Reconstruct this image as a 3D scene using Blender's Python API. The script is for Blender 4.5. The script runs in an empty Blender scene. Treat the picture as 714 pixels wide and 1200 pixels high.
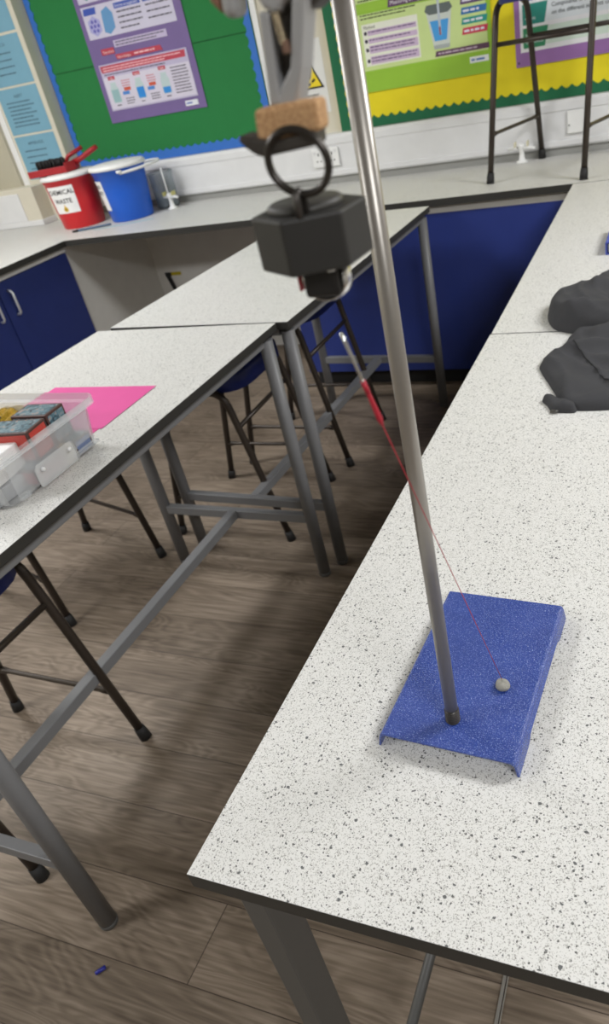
import bpy, bmesh, math, random
from mathutils import Vector, Matrix
random.seed(7)
S = bpy.context.scene
COL = S.collection
PI = math.pi

# ------------------------------------------------------------------ camera
T = 0.852                      # worktop height
cd = bpy.data.cameras.new('camera')
cam = bpy.data.objects.new('camera', cd); COL.objects.link(cam)
yaw, pitch, roll = math.radians(-26.3035), math.radians(34.3994), math.radians(-11.5769)
sa, ca, sb, cb, sc, cc = math.sin(yaw), math.cos(yaw), math.sin(pitch), math.cos(pitch), math.sin(roll), math.cos(roll)
fwd = Vector((sa*cb, ca*cb, -sb)); rt = Vector((ca, -sa, 0)); up = rt.cross(fwd)
r2 = rt*cc + up*sc; u2 = up*cc - rt*sc
M = Matrix.Identity(4)
for i in range(3):
    M[i][0] = r2[i]; M[i][1] = u2[i]; M[i][2] = -fwd[i]
M[2][3] = 1.452
cam.matrix_world = M
cd.sensor_fit = 'VERTICAL'; cd.sensor_height = 36; cd.lens = 852.36/1200*36
cd.shift_x = (357-436.3)/1200; cd.shift_y = (631.64-600)/1200
cd.clip_start = 0.02
cd.dof.use_dof = True; cd.dof.focus_distance = 0.78; cd.dof.aperture_fstop = 9.0
S.camera = cam

# ------------------------------------------------------------------ world, exposure
w = bpy.data.worlds.new('world'); S.world = w; w.use_nodes = True
w.node_tree.nodes['Background'].inputs[0].default_value = (.8, .85, .9, 1)
w.node_tree.nodes['Background'].inputs[1].default_value = .3
S.view_settings.view_transform = 'Standard'; S.view_settings.look = 'None'
S.view_settings.gamma = 1; S.view_settings.use_curve_mapping = False
S.view_settings.exposure = -0.08
LAMPS = [(-3.0, -1.0, 62), (1.5, -1.0, 58), (-2.9, 1.7, 54), (1.5, 1.9, 78)]   # x, y, watts of the ceiling panels
LAMP_COL = (.975, .985, 1.0)
CEIL = 2.75

# ------------------------------------------------------------------ materials
def srgb(c):
    return tuple(((v/255)/12.92 if v/255 <= .04045 else ((v/255+.055)/1.055)**2.4) for v in c) + (1,)
_m = {}
def mat(col, rough=.5, metal=0.0, emit=0, spec=.5, bump=None, name=None):
    """plain procedural material; col in 0-255 sRGB"""
    key = (tuple(col), rough, metal, emit, spec, bump)
    if key in _m: return _m[key]
    m = bpy.data.materials.new(name or 'mat'); m.use_nodes = True
    n = m.node_tree.nodes; l = m.node_tree.links; p = n['Principled BSDF']
    c = srgb(col)
    tc = n.new('ShaderNodeTexCoord'); ns = n.new('ShaderNodeTexNoise'); ns.inputs['Scale'].default_value = 14
    l.new(tc.outputs['Object'], ns.inputs['Vector'])
    mx = n.new('ShaderNodeMixRGB'); mx.inputs[1].default_value = tuple(v*.94 for v in c[:3])+(1,); mx.inputs[2].default_value = tuple(min(1, v*1.05) for v in c[:3])+(1,)
    l.new(ns.outputs['Fac'], mx.inputs[0]); l.new(mx.outputs[0], p.inputs['Base Color'])
    p.inputs['Roughness'].default_value = rough; p.inputs['Metallic'].default_value = metal
    p.inputs['Specular IOR Level'].default_value = spec
    if bump:
        b = n.new('ShaderNodeBump'); n2 = n.new('ShaderNodeTexNoise'); n2.inputs['Scale'].default_value = bump[0]; n2.inputs['Detail'].default_value = 4
        l.new(tc.outputs['Object'], n2.inputs['Vector'])
        b.inputs['Strength'].default_value = bump[1]; b.inputs['Distance'].default_value = .002
        l.new(n2.outputs['Fac'], b.inputs['Height']); l.new(b.outputs[0], p.inputs['Normal'])
    _m[key] = m
    return m

def clear_mat(col, alpha, rough=.2):
    m = bpy.data.materials.new('clear_plastic'); m.use_nodes = True
    n = m.node_tree.nodes; l = m.node_tree.links; p = n['Principled BSDF']; o = n['Material Output']
    p.inputs['Base Color'].default_value = srgb(col); p.inputs['Roughness'].default_value = rough
    tr = n.new('ShaderNodeBsdfTransparent'); mx = n.new('ShaderNodeMixShader')
    fr = n.new('ShaderNodeFresnel'); fr.inputs[0].default_value = 1.45
    ad = n.new('ShaderNodeMath'); ad.operation = 'ADD'; ad.use_clamp = True; ad.inputs[1].default_value = alpha
    fm = n.new('ShaderNodeMath'); fm.operation = 'MULTIPLY'; fm.inputs[1].default_value = .45; l.new(fr.outputs[0], fm.inputs[0]); l.new(fm.outputs[0], ad.inputs[0]); l.new(ad.outputs[0], mx.inputs[0])
    l.new(tr.outputs[0], mx.inputs[1]); l.new(p.outputs[0], mx.inputs[2]); l.new(mx.outputs[0], o.inputs[0])
    return m

def laminate():
    m = bpy.data.materials.new('speckled_laminate'); m.use_nodes = True
    n = m.node_tree.nodes; l = m.node_tree.links; p = n['Principled BSDF']
    tc = n.new('ShaderNodeTexCoord')
    warp = n.new('ShaderNodeTexNoise'); warp.inputs['Scale'].default_value = 320
    l.new(tc.outputs['Object'], warp.inputs['Vector'])
    va = n.new('ShaderNodeVectorMath'); va.operation = 'SCALE'; va.inputs['Scale'].default_value = .0035
    l.new(warp.outputs['Color'], va.inputs[0])
    vb = n.new('ShaderNodeVectorMath'); vb.operation = 'ADD'
    l.new(tc.outputs['Object'], vb.inputs[0]); l.new(va.outputs[0], vb.inputs[1])
    base = None
    cur = None
    def layer(scale, prob, size, col, prev, strength=1):
        v = n.new('ShaderNodeTexVoronoi'); v.inputs['Scale'].default_value = scale; v.voronoi_dimensions = '2D'
        l.new(vb.outputs[0], v.inputs['Vector'])
        sp = n.new('ShaderNodeSeparateColor'); l.new(v.outputs['Color'], sp.inputs[0])
        a = n.new('ShaderNodeMath'); a.operation = 'LESS_THAN'; a.inputs[1].default_value = prob
        l.new(sp.outputs[0], a.inputs[0])
        # random radius
        rr = n.new('ShaderNodeMath'); rr.operation = 'MULTIPLY'; rr.inputs[1].default_value = size
        l.new(sp.outputs[1], rr.inputs[0])
        b = n.new('ShaderNodeMath'); b.operation = 'LESS_THAN'
        l.new(v.outputs['Distance'], b.inputs[0]); l.new(rr.outputs[0], b.inputs[1])
        c = n.new('ShaderNodeMath'); c.operation = 'MULTIPLY'; l.new(a.outputs[0], c.inputs[0]); l.new(b.outputs[0], c.inputs[1])
        d = n.new('ShaderNodeMath'); d.operation = 'MULTIPLY'; d.inputs[1].default_value = strength; l.new(c.outputs[0], d.inputs[0])
        mx = n.new('ShaderNodeMixRGB'); l.new(d.outputs[0], mx.inputs[0]); mx.inputs[2].default_value = srgb(col)
        if isinstance(prev, tuple): mx.inputs[1].default_value = prev
        else: l.new(prev.outputs[0], mx.inputs[1])
        return mx
    c1 = layer(900, .50, .55, (168, 166, 160), srgb((219, 218, 214)), .8)
    c2 = layer(620, .32, .50, (132, 130, 124), c1, .75)
    c3 = layer(360, .15, .42, (98, 98, 96), c2)
    c4 = layer(160, .13, .26, (100, 101, 101), c3)
    l.new(c4.outputs[0], p.inputs['Base Color'])
    p.inputs['Roughness'].default_value = .42; p.inputs['Specular IOR Level'].default_value = .35
    b = n.new('ShaderNodeBump'); b.inputs['Strength'].default_value = .05; b.inputs['Distance'].default_value = .0005
    n3 = n.new('ShaderNodeTexNoise'); n3.inputs['Scale'].default_value = 900; l.new(tc.outputs['Object'], n3.inputs['Vector'])
    l.new(n3.outputs['Fac'], b.inputs['Height']); l.new(b.outputs[0], p.inputs['Normal'])
    return m

def floor_mat():
    m = bpy.data.materials.new('wood_vinyl_planks'); m.use_nodes = True
    n = m.node_tree.nodes; l = m.node_tree.links; p = n['Principled BSDF']
    tc = n.new('ShaderNodeTexCoord')
    mp = n.new('ShaderNodeMapping'); mp.inputs['Location'].default_value = (.35, -.093, 0)
    l.new(tc.outputs['Object'], mp.inputs['Vector'])
    br = n.new('ShaderNodeTexBrick'); br.offset = .37; br.inputs['Scale'].default_value = 1
    br.inputs['Brick Width'].default_value = 1.22; br.inputs['Row Height'].default_value = .165
    br.inputs['Mortar Size'].default_value = .0011; br.inputs['Mortar Smooth'].default_value = .2
    br.inputs['Color1'].default_value = (0, 0, 0, 1); br.inputs['Color2'].default_value = (1, 1, 1, 1); br.inputs['Mortar'].default_value = (.5, .5, .5, 1)
    l.new(mp.outputs[0], br.inputs['Vector'])
    # per plank offset of the grain
    sep = n.new('ShaderNodeSeparateColor'); l.new(br.outputs['Color'], sep.inputs[0])
    cmb = n.new('ShaderNodeCombineXYZ')
    k = n.new('ShaderNodeMath'); k.operation = 'MULTIPLY'; k.inputs[1].default_value = 9.7; l.new(sep.outputs[0], k.inputs[0])
    l.new(k.outputs[0], cmb.inputs[0]); l.new(k.outputs[0], cmb.inputs[2])
    ad = n.new('ShaderNodeVectorMath'); ad.operation = 'ADD'; l.new(mp.outputs[0], ad.inputs[0]); l.new(cmb.outputs[0], ad.inputs[1])
    st = n.new('ShaderNodeMapping'); st.inputs['Scale'].default_value = (1.6, 7.5, 1); l.new(ad.outputs[0], st.inputs['Vector'])
    big = n.new('ShaderNodeTexNoise'); big.inputs['Scale'].default_value = 1.15; big.inputs['Detail'].default_value = 2.5; big.inputs['Distortion'].default_value = .7
    l.new(st.outputs[0], big.inputs['Vector'])
    # contour rings (cathedral figure)
    mu = n.new('ShaderNodeMath'); mu.operation = 'MULTIPLY'; mu.inputs[1].default_value = 105; l.new(big.outputs['Fac'], mu.inputs[0])
    sn = n.new('ShaderNodeMath'); sn.operation = 'SINE'; l.new(mu.outputs[0], sn.inputs[0])
    mr = n.new('ShaderNodeMapRange'); mr.inputs[1].default_value = -1; mr.inputs[2].default_value = 1; mr.inputs[3].default_value = .38; mr.inputs[4].default_value = .62; l.new(sn.outputs[0], mr.inputs[0])
    st2 = n.new('ShaderNodeMapping'); st2.inputs['Scale'].default_value = (6, 140, 1); l.new(ad.outputs[0], st2.inputs['Vector'])
    fine = n.new('ShaderNodeTexNoise'); fine.inputs['Scale'].default_value = 1; fine.inputs['Detail'].default_value = 5; l.new(st2.outputs[0], fine.inputs['Vector'])
    mx = n.new('ShaderNodeMixRGB'); mx.inputs[0].default_value = .55; l.new(mr.outputs[0], mx.inputs[1]); l.new(fine.outputs['Fac'], mx.inputs[2])
    pat = n.new('ShaderNodeTexNoise'); pat.inputs['Scale'].default_value = 3; pat.inputs['Detail'].default_value = 3; l.new(ad.outputs[0], pat.inputs['Vector'])
    mx2 = n.new('ShaderNodeMixRGB'); mx2.inputs[0].default_value = .35; l.new(mx.outputs[0], mx2.inputs[1]); l.new(pat.outputs['Fac'], mx2.inputs[2])
    cr = n.new('ShaderNodeValToRGB'); l.new(mx2.outputs[0], cr.inputs[0])
    e = cr.color_ramp.elements; e[0].position = .33; e[0].color = srgb((84, 72, 60)); e[1].position = .66; e[1].color = srgb((158, 143, 127))
    x = e.new(.5); x.color = srgb((126, 112, 97))
    tint = n.new('ShaderNodeMixRGB'); tint.blend_type = 'MULTIPLY'; tint.inputs[0].default_value = 1
    tr = n.new('ShaderNodeMapRange'); tr.inputs[3].default_value = .86; tr.inputs[4].default_value = 1.08; l.new(sep.outputs[0], tr.inputs[0])
    l.new(cr.outputs[0], tint.inputs[1]); l.new(tr.outputs[0], tint.inputs[2])
    ml = n.new('ShaderNodeMixRGB'); l.new(br.outputs['Fac'], ml.inputs[0]); l.new(tint.outputs[0], ml.inputs[1]); ml.inputs[2].default_value = srgb((62, 52, 44))
    l.new(ml.outputs[0], p.inputs['Base Color'])
    p.inputs['Roughness'].default_value = .5; p.inputs['Specular IOR Level'].default_value = .3
    b = n.new('ShaderNodeBump'); b.inputs['Strength'].default_value = .15; b.inputs['Distance'].default_value = .001
    l.new(mx.outputs[0], b.inputs['Height']); l.new(b.outputs[0], p.inputs['Normal'])
    return m

def blue_paint():
    m = bpy.data.materials.new('blue_hammered_paint'); m.use_nodes = True
    n = m.node_tree.nodes; l = m.node_tree.links; p = n['Principled BSDF']
    tc = n.new('ShaderNodeTexCoord')
    v = n.new('ShaderNodeTexNoise'); v.inputs['Scale'].default_value = 760; v.inputs['Detail'].default_value = 1; l.new(tc.outputs['Object'], v.inputs['Vector'])
    b = n.new('ShaderNodeBump'); b.inputs['Strength'].default_value = .8; b.inputs['Distance'].default_value = .0012; l.new(v.outputs['Fac'], b.inputs['Height']); l.new(b.outputs[0], p.inputs['Normal'])
    # worn scratches
    mp = n.new('ShaderNodeMapping'); mp.inputs['Scale'].default_value = (25, 35, 25); mp.inputs['Rotation'].default_value = (0, 0, .7); l.new(tc.outputs['Object'], mp.inputs['Vector'])
    s = n.new('ShaderNodeTexNoise'); s.inputs['Scale'].default_value = 1; s.inputs['Detail'].default_value = 6; l.new(mp.outputs[0], s.inputs['Vector'])
    cr = n.new('ShaderNodeValToRGB'); l.new(s.outputs['Fac'], cr.inputs[0])
    cr.color_ramp.elements[0].position = .3; cr.color_ramp.elements[0].color = srgb((42, 64, 138))
    cr.color_ramp.elements[1].position = .72; cr.color_ramp.elements[1].color = srgb((48, 72, 150))
    fl = n.new('ShaderNodeValToRGB'); fl.color_ramp.elements[0].position = .56; fl.color_ramp.elements[0].color = (0,0,0,1); fl.color_ramp.elements[1].position = .74; fl.color_ramp.elements[1].color = (1,1,1,1)
    l.new(v.outputs['Fac'], fl.inputs[0])
    fm = n.new('ShaderNodeMixRGB'); l.new(fl.outputs[0], fm.inputs[0]); l.new(cr.outputs[0], fm.inputs[1]); fm.inputs[2].default_value = srgb((108, 132, 200))  # sparkle glints put into the colour as pale flecks
    l.new(fm.outputs[0], p.inputs['Base Color'])
    p.inputs['Roughness'].default_value = .22; p.inputs['Specular IOR Level'].default_value = .75
    return m

def cork_mat():
    m = bpy.data.materials.new('cork'); m.use_nodes = True
    n = m.node_tree.nodes; l = m.node_tree.links; p = n['Principled BSDF']
    tc = n.new('ShaderNodeTexCoord'); s = n.new('ShaderNodeTexNoise'); s.inputs['Scale'].default_value = 900; s.inputs['Detail'].default_value = 4; l.new(tc.outputs['Object'], s.inputs['Vector'])
    cr = n.new('ShaderNodeValToRGB'); l.new(s.outputs['Fac'], cr.inputs[0])
    cr.color_ramp.elements[0].position = .34; cr.color_ramp.elements[0].color = srgb((168, 124, 84))
    cr.color_ramp.elements[1].position = .62; cr.color_ramp.elements[1].color = srgb((206, 166, 120))
    l.new(cr.outputs[0], p.inputs['Base Color']); p.inputs['Roughness'].default_value = .85
    b = n.new('ShaderNodeBump'); b.inputs['Strength'].default_value = .4; b.inputs['Distance'].default_value = .001; l.new(s.outputs['Fac'], b.inputs['Height']); l.new(b.outputs[0], p.inputs['Normal'])
    return m

LAM = laminate(); FLOOR = floor_mat(); BLUEP = blue_paint(); CORK = cork_mat()
EDGE = mat((50, 49, 46), .5, name='dark_edge')
FRAME = mat((118, 118, 119), .45, name='grey_steel_paint')
FRAMED = mat((84, 83, 80), .45, name='dark_grey_steel')
STOOLM = mat((62, 54, 47), .38, .35, name='brown_tube')
RUBBER = mat((30, 29, 29), .7, name='rubber')
SEATB = mat((38, 52, 122), .45, name='blue_seat', bump=(300, .1))
DOORB = mat((42, 58, 128), .4, name='blue_door')
CREAM = mat((214, 208, 190), .8, name='cream_wall', bump=(120, .15))
CREAMD = mat((186, 180, 160), .85, name='cream_wall_darker')
WHITE = mat((226, 226, 226), .45, name='white_pvc')
WHITE2 = mat((238, 238, 236), .5, name='white_paper')
PALEP = mat((226, 224, 218), .6, name='pale_panel')
STEEL = mat((156, 151, 144), .36, .6, name='steel')
CHROME = mat((225, 225, 225), .12, 1.0, name='chrome')
CAST = mat((168, 168, 168), .5, .25, name='cast_alloy')
CASTD = mat((74, 70, 66), .45, .5, name='dark_cast')
BLACKM = mat((46, 45, 43), .52, .1, name='black_block')
CEILM = mat((172, 171, 168), .9, name='ceiling_white')

# ------------------------------------------------------------------ mesh builder
class MB:
    def __init__(s): s.v = []; s.f = []; s.m = []; s.sm = []
    def add(s, vs, fs, mi=0, smooth=False):
        o = len(s.v); s.v += [tuple(v) for v in vs]
        for f in fs: s.f.append([i+o for i in f]); s.m.append(mi); s.sm.append(smooth)
        return s
    def box(s, x0, y0, z0, x1, y1, z1, mi=0, top=None, R=None):
        vs = [(x0,y0,z0),(x1,y0,z0),(x1,y1,z0),(x0,y1,z0),(x0,y0,z1),(x1,y0,z1),(x1,y1,z1),(x0,y1,z1)]
        if R is not None: vs = [tuple(R @ Vector(v)) for v in vs]
        s.add(vs, [(0,3,2,1),(0,1,5,4),(1,2,6,5),(2,3,7,6),(3,0,4,7)], mi)
        s.add(vs, [(4,5,6,7)], mi if top is None else top)
        return s
    def tube(s, pts, r, n=12, mi=0, caps=True, closed=False, flat=1.0):
        pts = [Vector(p) for p in pts]; N = len(pts); rings = []
        rs = r if isinstance(r, (list, tuple)) else [r]*N
        ref = None
        for i, p in enumerate(pts):
            a = pts[(i-1) % N] if (i > 0 or closed) else p; b = pts[(i+1) % N] if (i < N-1 or closed) else p
            t = (b-a).normalized()
            if ref is None:
                ref = Vector((0,0,1)) if abs(t.z) < .9 else Vector((1,0,0))
                ref = (ref - t*ref.dot(t)).normalized()
            else: ref = (ref - t*ref.dot(t)).normalized()
            bi = t.cross(ref)
            rings.append([p + (ref*math.cos(2*PI*k/n) + bi*math.sin(2*PI*k/n)*flat)*rs[i] for k in range(n)])
        vs = [q for ring in rings for q in ring]; fs = []
        for i in range(N if closed else N-1):
            j = (i+1) % N
            for k in range(n):
                fs.append((i*n+k, i*n+(k+1) % n, j*n+(k+1) % n, j*n+k))
        s.add(vs, fs, mi, True)
        if caps and not closed:
            s.add(rings[0], [tuple(range(n))[::-1]], mi); s.add(rings[-1], [tuple(range(n))], mi)
        return s
    def lathe(s, prof, c=(0,0,0), n=40, mi=0, smooth=True, a0=0, a1=2*PI):
        full = abs(a1-a0-2*PI) < 1e-6; N = n if full else n+1; vs = []; fs = []
        for (r, z) in prof:
            for k in range(N):
                a = a0+(a1-a0)*k/n; vs.append((c[0]+r*math.cos(a), c[1]+r*math.sin(a), c[2]+z))
        for i in range(len(prof)-1):
            for k in range(n):
                k2 = (k+1) % N; fs.append((i*N+k, i*N+k2, (i+1)*N+k2, (i+1)*N+k))
        s.add(vs, fs, mi, smooth); return s
    def prism(s, poly, h0, h1, axis='z', mi=0, top=None):
        """poly of (a,b); axis z: (x,y); axis y: (x,z)"""
        n = len(poly)
        P = (lambda a, b, h: (a, b, h)) if axis == 'z' else ((lambda a, b, h: (a, h, b)) if axis == 'y' else (lambda a, b, h: (h, a, b)))
        vs = [P(a, b, h0) for a, b in poly] + [P(a, b, h1) for a, b in poly]
        s.add(vs, [tuple(range(n))[::-1]] + [(i, (i+1) % n, n+(i+1) % n, n+i) for i in range(n)], mi)
        s.add(vs, [tuple(range(n, 2*n))], mi if top is None else top)
        return s
    def build(s, name, mats, parent=None, bevel=0, fix=True, loc=None, rot=None, seg=2):
        me = bpy.data.meshes.new(name); me.from_pydata(s.v, [], s.f)
        if not isinstance(mats, (list, tuple)): mats = [mats]
        for m_ in mats: me.materials.append(m_)
        for i, p in enumerate(me.polygons): p.material_index = s.m[i]; p.use_smooth = s.sm[i]
        bm = bmesh.new(); bm.from_mesh(me); bmesh.ops.remove_doubles(bm, verts=bm.verts, dist=1e-6)
        if fix: bmesh.ops.recalc_face_normals(bm, faces=bm.faces)
        bm.to_mesh(me); bm.free()
        o = bpy.data.objects.new(name, me); COL.objects.link(o)
        if parent: o.parent = parent
        if loc is not None: o.location = loc
        if rot is not None: o.rotation_euler = rot
        if bevel:
            b = o.modifiers.new('bevel', 'BEVEL'); b.width = bevel; b.segments = seg; b.limit_method = 'ANGLE'; b.angle_limit = math.radians(40)
        return o

def tag(o, label=None, cat=None, group=None, kind=None):
    if label: o['label'] = label
    if cat: o['category'] = cat
    if group: o['group'] = group
    if kind: o['kind'] = kind
    return o
def thing(name, label, cat, loc=(0,0,0), rz=0, group=None):
    o = bpy.data.objects.new(name, None); COL.objects.link(o); o.empty_display_size = .05
    o.location = loc; o.rotation_euler = (0, 0, rz); return tag(o, label, cat, group)
def copy_tree(root, loc, rz, label, group=None):
    def cp(o, par):
        c = o.copy(); COL.objects.link(c); c.parent = par
        for ch in list(o.children): cp(ch, c)
        return c
    r = cp(root, None); r.location = loc; r.rotation_euler = (0, 0, rz); r['label'] = label
    if group: r['group'] = group
    return r
def text_mesh(txt, size, bold=False, align='CENTER', extrude=.0002):
    c = bpy.data.curves.new('txt', 'FONT'); c.body = txt; c.size = size; c.align_x = align; c.extrude = extrude; c.resolution_u = 2
    if bold: c.offset = size*.018
    o = bpy.data.objects.new('txt', c); COL.objects.link(o)
    dg = bpy.context.evaluated_depsgraph_get(); dg.update()
    me = bpy.data.meshes.new_from_object(o.evaluated_get(dg))
    vs = [tuple(v.co) for v in me.vertices]; fs = [tuple(p.vertices) for p in me.polygons]
    bpy.data.objects.remove(o); bpy.data.curves.remove(c); bpy.data.meshes.remove(me)
    return vs, fs

# ------------------------------------------------------------------ room
def struct(o): return tag(o, kind='structure')
X0, X1, Y0, Y1 = -3.9, 3.0, -3.0, 3.80
struct(MB().box(X0-.1, Y0-.1, -.05, X1+.1, Y1+.1, 0).build('floor', FLOOR))
struct(MB().box(X0-.1, Y0-.1, CEIL, X1+.1, Y1+.1, CEIL+.05).build('ceiling', CEILM))
struct(MB().box(X0-.1, Y1, 0, X1+.1, Y1+.1, CEIL).build('wall_back', CREAM))
struct(MB().box(X0-.1, Y0, 0, X0, Y1, CEIL).build('wall_left', CREAMD))
struct(MB().box(X1, Y0, 0, X1+.1, Y1, CEIL).build('wall_right', mat((150, 146, 138), .8)))
struct(MB().box(X0-.1, Y0-.1, 0, X1+.1, Y0, CEIL).build('wall_front', mat((140, 138, 132), .8)))
# corner pillar with pale raised edge strips, and the panel the notices hang on
struct(MB().box(-3.56, 3.69, 0, -3.212, 3.80, CEIL).build('wall_pillar', CREAM, bevel=.004))
struct(MB().box(-3.9, 3.66, 1.05, -3.578, 3.80, CEIL).build('wall_recess', CREAMD))
struct(MB().box(-3.578, 3.683, 1.05, -3.540, 3.70, CEIL).build('trim_1', WHITE2))
struct(MB().box(-1.945, 3.785, 1.075, -1.915, 3.80, CEIL).build('trim_2', WHITE2))
# boxed-in trunking in the corner
g = MB().box(-3.9, 3.585, T+.006, -3.45, 3.80, 1.055, 0)
g.box(-3.9, 3.578, T+.03, -3.56, 3.586, 1.03, 1)
g.box(-3.9, 3.57, T+.001, -3.44, 3.80, T+.03, 1)
struct(g.build('trim_3', [CREAM, WHITE], bevel=.003))
# dado trunking along the back wall: lipped profile extruded in x
prof = [(3.80,.885),(3.742,.885),(3.735,.893),(3.735,.912),(3.739,.915),(3.739,1.028),(3.735,1.031),(3.735,1.058),(3.745,1.072),(3.80,1.075)]
g = MB(); g.prism(prof, -3.45, 3.0, 'x', 0); struct(g.build('trim_4', WHITE))
struct(MB().box(-3.45, 3.752, T, 3.0, 3.80, .886).build('trim_5', mat((150,150,146), .6)))
# knee-space panels below the back counter
struct(MB().box(-2.95, 3.11, 0, -2.93, 3.80, .822).build('wall_kneehole', PALEP))
struct(MB().box(-2.93, 3.775, 0, -1.70, 3.80, .822).build('wall_panel', PALEP))
struct(MB().box(-.213, -1.5, 0, -.207, .98, .004, 0).box(-.205, -1.5, 0, -.203, .98, .004, 0).build('trim_6', mat((196,192,184), .3, .6)))

# ceiling lights
for i, (x, y, wt) in enumerate(LAMPS):
    where = ['front left', 'front right', 'back left', 'back right'][i]
    t = thing('ceiling_light', 'white ceiling light panel above the %s of the room, out of shot' % where, 'light', (x, y, CEIL))
    MB().box(-.62, -.32, -.03, .62, -.30, 0).box(-.62, .30, -.03, .62, .32, 0).box(-.62, -.3, -.03, -.60, .3, 0).box(.60, -.3, -.03, .62, .3, 0).build('frame', WHITE, t)
    em = bpy.data.materials.get('panel_glow')
    if not em:
        em = bpy.data.materials.new('panel_glow'); em.use_nodes = True; p = em.node_tree.nodes['Principled BSDF']
        p.inputs['Emission Color'].default_value = LAMP_COL + (1,); p.inputs['Emission Strength'].default_value = 3
    MB().box(-.60, -.30, -.012, .60, .30, -.006).build('diffuser', em, t)
    ld = bpy.data.lights.new('panel_lamp', 'AREA'); ld.shape = 'RECTANGLE'; ld.size = 1.15; ld.size_y = .55; ld.energy = wt; ld.color = LAMP_COL
    lo = bpy.data.objects.new('lamp', ld); COL.objects.link(lo); lo.parent = t; lo.location = (0, 0, -.02)

# ------------------------------------------------------------------ boards, posters, notices
YB = 3.78
def board(label, x0, z0, x1, z1, cloth, border, wl, wb, wr, wt, wave, amp, seams):
    t = thing('display_board', label, 'board', ((x0+x1)/2, YB, z0))
    ox, oz = (x0+x1)/2, z0
    g = MB().box(x0-ox, -.002, 0, x1-ox, .0198, z1-z0)
    g.build('backing', cloth, t)
    g = MB()
    def strip(a0, a1, fn_o, fn_i, yf=-.006, yk=-.002):
        n = int(abs(a1-a0)/wave*8); pts = [a0+(a1-a0)*k/n for k in range(n+1)]
        for k in range(n):
            i0, i1 = fn_i(pts[k]), fn_i(pts[k+1]); o0, o1 = fn_o(pts[k]), fn_o(pts[k+1])
            q = [o0, o1, i1, i0]
            g.add([(a, yf, b) for a, b in q] + [(a, yk, b) for a, b in q], [(0,1,2,3),(4,7,6,5),(0,4,5,1),(1,5,6,2),(2,6,7,3),(3,7,4,0)])
    sc_ = lambda a: amp*(1-abs(math.sin(PI*a/wave)))*2
    W, H = x1-x0, z1-z0
    strip(0, W, lambda a: (a-W/2, 0), lambda a: (a-W/2, wb-amp+sc_(a)))
    strip(0, H, lambda a: (-W/2, a), lambda a: (-W/2+wl-amp+sc_(a), a), -.0052, -.0024)
    strip(0, H, lambda a: (W/2, a), lambda a: (W/2-wr+amp-sc_(a), a), -.0052, -.0024)
    g.build('scalloped_border', border, t)
    if seams:
        for (a, b, z) in seams: MB().box(a-ox, -.0045, z-oz, b-ox, -.0005, z-oz+.003).build('fabric_fold', mat((26, 84, 44), .9), t)
    return t
GREENC = mat((34, 122, 62), .85, name='green_cloth', bump=(60, .5))
BLUEB = mat((52, 112, 196), .7); GREENB = mat((22, 104, 66), .75)
YELC = mat((236, 218, 30), .8, name='yellow_cloth', bump=(30, .8))
board('green fabric noticeboard with scalloped blue border above the buckets', -3.208, 1.075, -1.947, 2.3, GREENC, BLUEB, .034, .044, .036, .04, .046, .006, [(-3.16, -2.9, 1.541), (-2.30, -1.98, 1.546)])
board('yellow noticeboard with scalloped green border behind the stool on the counter', -1.578, 1.075, .9, 2.3, YELC, GREENB, .052, .042, .04, .04, .044, .007, [])

def poster(name, label, cat, x0, z0, w_, h_, base, items, y=YB-.0075, group=None, rot=0):
    """flat printed sheet; items: ('r',x0,z0,x1,z1,col) ('p',[(x,z)..],col) ('t',x,z,size,text,col[,align,bold]) in metres from lower left corner"""
    cols = [base]; layer = 0
    g = MB().box(0, 0, 0, w_, .001, h_)
    def ci(c):
        if c not in cols: cols.append(c)
        return cols.index(c)
    for k, it in enumerate(items):
        d = .0004 + .00005*k
        if it[0] == 'r':
            _, a, b, c, e, col = it; g.box(a, -d, b, c, 0, e, ci(col))
        elif it[0] == 'p':
            g.prism(it[1], -d, 0, 'y', ci(it[2]))
        elif it[0] == 't':
            al = it[6] if len(it) > 6 else 'LEFT'; vs, fs = text_mesh(it[4], it[3], len(it) > 7, al)
            g.add([(it[1]+v[0], -d-.0003+v[2]*.3, it[2]+v[1]) for v in vs], fs, ci(it[5]))
        elif it[0] == 'l':       # unreadable running text: rows of word-length dashes
            _, a, b, c, n_, pitch, hgt, col = it
            rnd = random.Random(int(a*1e4+b*1e3+c*77))
            for row in range(n_):
                xx = a; end = c - (rnd.random()*.25*(c-a) if row == n_-1 else rnd.random()*.06*(c-a))
                while xx < end-hgt:
                    ww = min(hgt*(1.5+rnd.random()*4), end-xx)
                    g.box(xx, -d, b-row*pitch, xx+ww, 0, b-row*pitch+hgt, ci(col)); xx += ww+hgt*.7
    o = g.build(name, [mat(c, .55) for c in cols], fix=True, loc=(x0, y, z0))
    o.rotation_euler = (0, rot, 0)
    return tag(o, label, cat, group)

P1 = (118, 98, 152); LIL = (196, 184, 214); RED = (188, 62, 82); BLU = (60, 118, 200); TEA = (96, 160, 178); INK = (70, 66, 84)
def bottle_items(x, z, fill, fillh, col):
    it = [('p', [(x-.022,z),(x+.022,z),(x+.026,z+.008),(x+.026,z+.062),(x+.018,z+.078),(x+.018,z+.092),(x-.018,z+.092),(x-.018,z+.078),(x-.026,z+.062),(x-.026,z+.008)], (188, 206, 208))]
    it.append(('p', [(x-.021,z+.003),(x+.021,z+.003),(x+.023,z+.010),(x+.023,z+fillh),(x-.023,z+fillh),(x-.023,z+.010)], col))
    return it
it = []
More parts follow.
